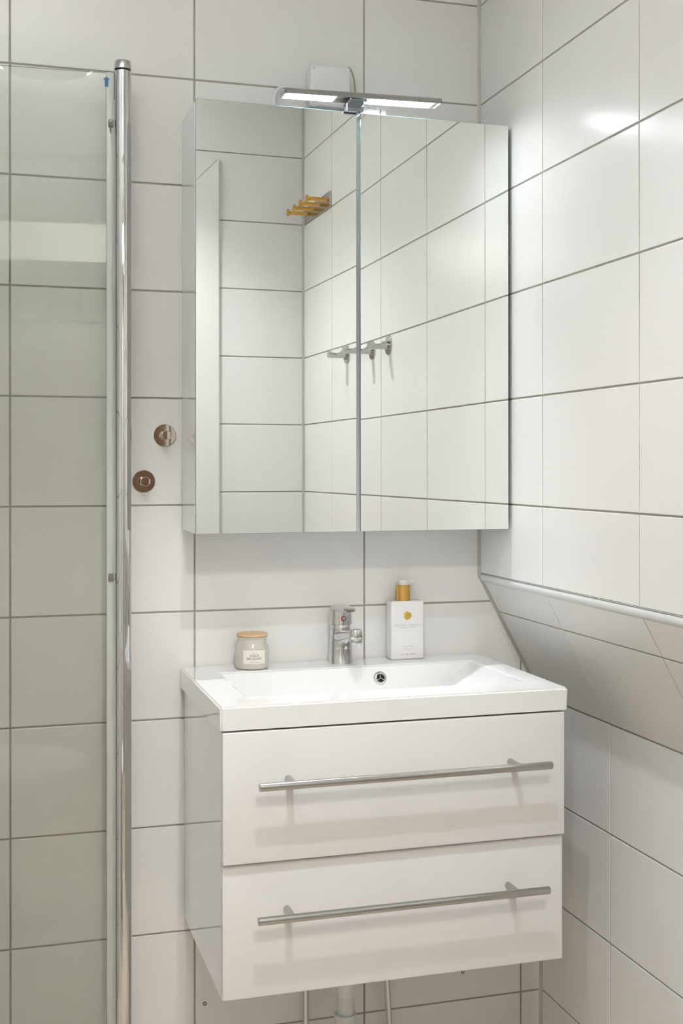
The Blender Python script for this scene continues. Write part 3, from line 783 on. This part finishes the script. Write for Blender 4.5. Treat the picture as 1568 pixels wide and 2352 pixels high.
# gold seal with embossed figure
fy = -hy - 0.0001
sm = face_m(-0.0002, fy, 0.0857)
b = bmesh.new(); n = 40; pr = []
for k in range(n):
    a = 2*PI*k/n; pr.append(0.0078 + 0.00055*math.cos(7*a+0.5) + 0.0004*math.cos(3*a))
rings = []
for (sc, z) in ((1.0, 0.0), (0.98, 0.0010), (0.84, 0.0013), (0.80, 0.0009)):
    rings.append([b.verts.new(sm @ Vector((pr[k]*sc*math.cos(2*PI*k/n), pr[k]*sc*math.sin(2*PI*k/n), z))) for k in range(n)])
for A, B in zip(rings[:-1], rings[1:]):
    for k in range(n): b.faces.new((A[k], A[(k+1) % n], B[(k+1) % n], B[k]))
b.faces.new(rings[-1])
se = obj('seal', b, m_goldseal, so, smooth=True)
b = bmesh.new()
for (x, z, r) in ((0, 0.0031, 0.0012), (0, -0.0033, 0.0013)):
    lathe([(0.0, 0.0007), (r, 0.0003), (r, -0.0002)], 12, b, sm @ Matrix.Translation((x, z, 0.0009)))
for (x0, x1, z) in ((-0.0019, 0.0019, 0.0009), (-0.0014, 0.0014, -0.0007), (-0.0022, 0.0022, 0.0002)):
    box(x0, x1, z-0.0003, z+0.0003, 0.0008, 0.0013, bm=None)
    merge(b, box(x0, x1, z-0.0003, z+0.0003, 0.0007, 0.0014), sm)
obj('seal_emblem', b, m_goldseal, se)
mp = lambda xc, zc: (lambda u, v, d: Vector((xc+u, fy-0.0001-d, zc+v)))
obj('lettering', serif_bm('SAVAGE GARDEN', 0.0036, 0.30, mp(0.0003, 0.0672), 0.9), m_ink2, so)
for (tx, sz, xc, zc, spc) in (('PRIVATE COLLECTION', 0.0027, 0.0008, 0.0626, 1.28), ('HAND WASH', 0.0030, 0.0008, 0.0254, 1.35), ('RITUALS...', 0.0031, 0.0005, 0.0202, 1.25), ('10 FL. OZ. 300 ML e', 0.0040, 0.0008, 0.0102, 1.02)):
    obj('lettering', text_bm(tx, sz, face_m(xc, fy, zc), spc, 0.00006), m_ink2, so)

# ------------------------------------------------------------------ shower screen
SX, SY, SR = 0.1935, -0.0700, 0.0153
ss = thing('shower_screen', 'glass shower screen hung on a round chrome post at the back wall', 'shower screen', (SX, SY, 0.0))
obj('post', lathe([(SR, 0.02), (SR, 1.9500), (SR-0.001, 1.9508)], 48), m_chrome, ss, smooth=True)
obj('post_cap', lathe([(SR-0.0030, 1.9534), (SR+0.0004, 1.9535), (SR+0.0004, 1.9665), (SR-0.0006, 1.9682), (0.0, 1.9684)], 48), m_chrome, ss, smooth=True)
obj('cap_gap_shade', lathe([(SR-0.0015, 1.9500), (SR-0.0015, 1.9536)], 40), m_hole, ss, smooth=True)  # black ring standing in for the shaded gap under the cap
al = math.radians(-3.0)
SM = Matrix.Rotation(al, 4, 'Z')   # local -x goes left along the glass
def scr(b): bmesh.ops.transform(b, matrix=SM, verts=b.verts); return b
GZ = 1.9463
gx1 = -0.0150
obj('glass_panel', scr(box(-0.60, -0.0280, -0.003, 0.003, 0.03, GZ, 0.0006, 1)), m_glass, ss)
pf = bmesh.new()
box(-0.0290, -0.0160, -0.0046, 0.0046, 0.03, GZ+0.0004, 0.0012, 2, pf)
obj('edge_profile', scr(pf), m_seal, ss, smooth=True)
b = bmesh.new(); pts = []
zz = 0.05; prev = None
while zz < 1.90:
    wv = 0.0010 + 0.0013*max(0, math.sin(zz*25.0))**3
    cur = [b.verts.new((-0.0170, -0.0052, zz)), b.verts.new((-0.0170-wv, -0.0054, zz)), b.verts.new((-0.0120, -0.0046, zz))]
    if prev:
        b.faces.new((prev[0], prev[1], cur[1], cur[0])); b.faces.new((prev[2], prev[0], cur[0], cur[2]))
    prev = cur; zz += 0.012
obj('seal_strip', scr(b), m_seal2, ss, smooth=True)
for zc, tail in ((1.8550, True), (1.0450, False)):
    c = obj('hinge_clip', scr(box(-0.0258, -0.0165, -0.0086, -0.0046, zc-0.0066, zc+0.0066, 0.001, 2)), m_clip, ss, smooth=True)
    if tail:
        obj('clip_pin', scr(lathe([(0.0, -0.0125), (0.0014, -0.006), (0.0012, 0.0)], 12, mtx=Matrix.Translation((-0.0218, -0.0060, zc-0.0066)))), m_clip, c, smooth=True)
b = bmesh.new()
ax, az = -0.0283, 1.9298
pl = [(-0.0034, -0.0095), (0.0030, -0.0095), (0.0030, 0.0030), (0.0060, 0.0030), (0.0, 0.0092), (-0.0064, 0.0030), (-0.0036, 0.0030)]
f = [b.verts.new((ax+x, -0.0049, az+z)) for x, z in pl]; k = [b.verts.new((ax+x, -0.00465, az+z)) for x, z in pl]
b.faces.new(f); b.faces.new(list(reversed(k)))
for i in range(len(pl)): b.faces.new((f[i], k[i], k[(i+1) % len(pl)], f[(i+1) % len(pl)]))
bmesh.ops.recalc_face_normals(b, faces=b.faces)
obj('arrow_sticker', scr(b), m_blue, ss)

# ------------------------------------------------------------------ knob hooks on the back wall
def knob(x, z, label):
    t = thing('wall_hook', label, 'hook', (x, 0, z), 'round knob hooks left of the mirror cabinet', (PI/2, 0, 0))
    # local z points to -y (towards the room)
    obj('plate', lathe([(0.0, 0.0), (0.0208, 0.0), (0.0208, 0.0022), (0.0200, 0.0030), (0.0, 0.0031)], 56), m_knob, t, smooth=True)
    obj('peg', lathe([(0.0068, 0.003), (0.0068, 0.017), (0.0085, 0.020), (0.0085, 0.0285), (0.0078, 0.0295), (0.0, 0.0297)], 40), m_knob, t, smooth=True)
knob(0.2790, 1.3006, 'upper round dark chrome knob hook on the tiled wall beside the mirror cabinet')
knob(0.2398, 1.2148, 'lower round dark chrome knob hook on the tiled wall beside the chrome post')

# robe hooks on the right wall (seen in the mirror)
hook_names = ['chrome robe hook on the right wall farthest from the mirror', 'middle chrome robe hook of three on the right wall', 'chrome robe hook on the right wall nearest the mirror']
for yk, lb in zip((-1.1520, -1.0235, -0.8905), hook_names):
    t = thing('robe_hook', lb, 'hook', (XR, yk, 1.5445), 'chrome robe hooks on the right wall', (0, -PI/2, 0))
    # local z points to -x ; local x points up
    obj('plate', lathe([(0.0, 0.0), (0.0245, 0.0), (0.0245, 0.0022), (0.0236, 0.003), (0.0, 0.0032)], 48), m_hook, t, smooth=True)
    b = bmesh.new()
    prof = [(0.0, 0.0105), (0.012, 0.0105), (0.018, 0.0090), (0.026, 0.0070), (0.034, 0.0064), (0.040, 0.0078), (0.044, 0.0098), (0.050, 0.0102)]
    rings = []
    for (zz, top) in prof:
        ring = []
        for k in range(20):
            a = 2*PI*k/20
            xx = 0.0105*math.cos(a); yy = 0.0105*math.sin(a)
            ring.append(b.verts.new((min(xx, top - 0.004 if top < 0.0104 else top), yy, zz+0.003)))
        rings.append(ring)
    for A, B in zip(rings[:-1], rings[1:]):
        for k in range(20): b.faces.new((A[k], A[(k+1) % 20], B[(k+1) % 20], B[k]))
    b.faces.new(rings[-1]); b.faces.new(list(reversed(rings[0])))
    bmesh.ops.recalc_face_normals(b, faces=b.faces)
    obj('peg', b, m_hook, t, smooth=True)

# brass hook rail high on the right wall by the far corner
t = thing('hook_rail', 'steel hook rail with four brass pegs high on the right wall', 'hook rail', (XR, -1.4200, 1.9905))
obj('plate', box(-0.0050, -0.0004, -0.1270, 0.1290, -0.0230, 0.0230, 0.0008, 1), m_steel, t)
for k in range(4):
    yk = 0.098 - 0.066*k
    obj('peg', lathe([(0.0065, 0.0), (0.0058, 0.002), (0.0058, 0.050), (0.0100, 0.055), (0.0105, 0.0575), (0.0098, 0.060), (0.0, 0.0605)], 28, mtx=axis_m((-0.0050, yk, 0.004), (-1, 0, 0))), m_brass, t, smooth=True)

# ------------------------------------------------------------------ pipes below the vanity
for x, lx, lb in ((0.5448, 0.0, 'left chrome water pipe on the wall under the vanity'), (0.7078, 0.012, 'right chrome water pipe on the wall under the vanity')):
    t = thing('water_pipe', lb, 'pipe', (x, -0.024, 0.0), 'chrome water pipes under the vanity')
    obj('tube', tube([(lx*1.2, 0, 0.0), (lx*0.6, 0, 0.12), (-lx*0.1, 0, 0.26), (-lx*0.4, 0, 0.396)], 0.0058, 24), m_chrome, t, smooth=True)
    obj('pipe_clip', lathe([(0.0062, 0.0), (0.0085, 0.0), (0.0085, 0.010), (0.0062, 0.010)], 24, mtx=Matrix.Translation((lx*1.1, 0, 0.06)), cap=False), m_chrome, t, smooth=True)
t = thing('drain_pipe', 'white plastic drain pipe running down from the vanity between the water pipes', 'pipe', (0.5960, -0.1150, 0.0))
obj('tube', lathe([(0.0160, 0.0), (0.0160, 0.3970)], 40, mtx=Matrix.Translation((0.001, 0, 0))), m_pipe, t, smooth=True)
obj('sleeve', lathe([(0.0166, 0.262), (0.0168, 0.2635), (0.0168, 0.397)], 40, mtx=Matrix.Translation((0.001, 0, 0)), cap=False), m_white, t, smooth=True)
obj('union_nut', lathe([(0.0165, 0.150), (0.0215, 0.152), (0.0215, 0.222), (0.0205, 0.2285), (0.0172, 0.2300), (0.0165, 0.2300)], 12), m_pipe, t, smooth=True)
# plugs in old holes
for (x, z, lb) in ((0.3536, 0.2284, 'brown ringed wall plug in the tile under the left of the vanity'), (0.8766, 0.2262, 'brown wall plug in the tile under the right of the vanity')):
    b = lathe([(0.0022, 0.0), (0.0036, 0.0), (0.0034, 0.0012), (0.0023, 0.0012), (0.0022, 0.0)], 20, mtx=axis_m((x, -0.0001, z), (0, -1, 0)), cap=False)
    t = tag(obj('wall_plug', b, m_plug), lb, 'wall plug')

# ------------------------------------------------------------------ toilet (seen reflected in the glass)
to = thing('toilet', 'white ceramic toilet with closed lid against the left wall', 'toilet', (XW, -1.325, 0.0))
def dshape(x0, x1, hw, n=28):
    """D-shaped outline: straight at x0, rounded nose at x1"""
    pts = [(x0, -hw*0.86)]
    L = x1 - x0
    for i in range(n+1):
        a = -PI/2 + PI*i/n
        pts.append((x0 + L*0.42 + L*0.58*max(0, math.cos(a))**0.8, hw*math.sin(a)))
    pts.append((x0, hw*0.86)); return pts
def loft(secs):
    b = bmesh.new(); rings = [[b.verts.new((x, y, z)) for x, y in s] for s, z in secs]
    n = len(rings[0])
    for A, B in zip(rings[:-1], rings[1:]):
        for k in range(n): b.faces.new((A[k], A[(k+1) % n], B[(k+1) % n], B[k]))
    b.faces.new(list(reversed(rings[0]))); b.faces.new(rings[-1])
    bmesh.ops.recalc_face_normals(b, faces=b.faces); return b
obj('bowl', loft([(dshape(0.10, 0.42, 0.115), 0.0), (dshape(0.10, 0.42, 0.115), 0.08), (dshape(0.10, 0.44, 0.12), 0.18), (dshape(0.10, 0.52, 0.155), 0.28), (dshape(0.10, 0.59, 0.182), 0.36), (dshape(0.10, 0.60, 0.186), 0.385)]), m_ceram, to, smooth=True)
obj('seat', loft([(dshape(0.17, 0.605, 0.186), 0.3855), (dshape(0.17, 0.612, 0.190), 0.390), (dshape(0.17, 0.612, 0.190), 0.402), (dshape(0.17, 0.606, 0.187), 0.406)]), m_white, to, smooth=True)
obj('lid', loft([(dshape(0.165, 0.606, 0.187), 0.4065), (dshape(0.165, 0.613, 0.190), 0.410), (dshape(0.165, 0.612, 0.190), 0.420), (dshape(0.17, 0.598, 0.182), 0.430)]), m_white, to, smooth=True)
ck = obj('cistern', box(0.004, 0.165, -0.185, 0.185, 0.36, 0.76, 0.02, 3), m_ceram, to, smooth=True)
obj('flush_button', lathe([(0.0, 0.008), (0.022, 0.007), (0.024, 0.0)], 28, mtx=Matrix.Translation((0.085, 0, 0.759))), m_chrome, ck, smooth=True)

# hat shelf on the hallway wall (seen reflected in the glass)
hs = thing('hat_shelf', 'pale hat shelf with coat hooks on the hallway wall', 'shelf', (0.0, HY, 2.01))
obj('back_board', box(-0.45, 0.45, 0.0005, 0.018, -0.02, 0.06, 0.002, 1), m_casing, hs)
obj('board', box(-0.45, 0.45, 0.0185, 0.24, 0.02, 0.042, 0.002, 1), m_casing, hs)
obj('rail', box(-0.45, 0.45, 0.0005, 0.016, -0.18, -0.03, 0.002, 1), m_casing, hs)
for k in range(7):
    x = -0.43 + 0.118*k + 0.0
    b = tube(bez((0, 0.016, -0.14), (0, 0.045, -0.15), (0, 0.02, -0.25), (0, 0.055, -0.235), 12), 0.006, 10)
    lathe([(0.0, -0.012), (0.010, -0.008), (0.013, 0.0), (0.010, 0.008), (0.0, 0.012)], 16, b, Matrix.Translation((0, 0.058, -0.226)))
    bmesh.ops.transform(b, matrix=Matrix.Translation((x, 0, 0.09)), verts=b.verts)
    obj('coat_hook', b, m_steel, hs, smooth=True)
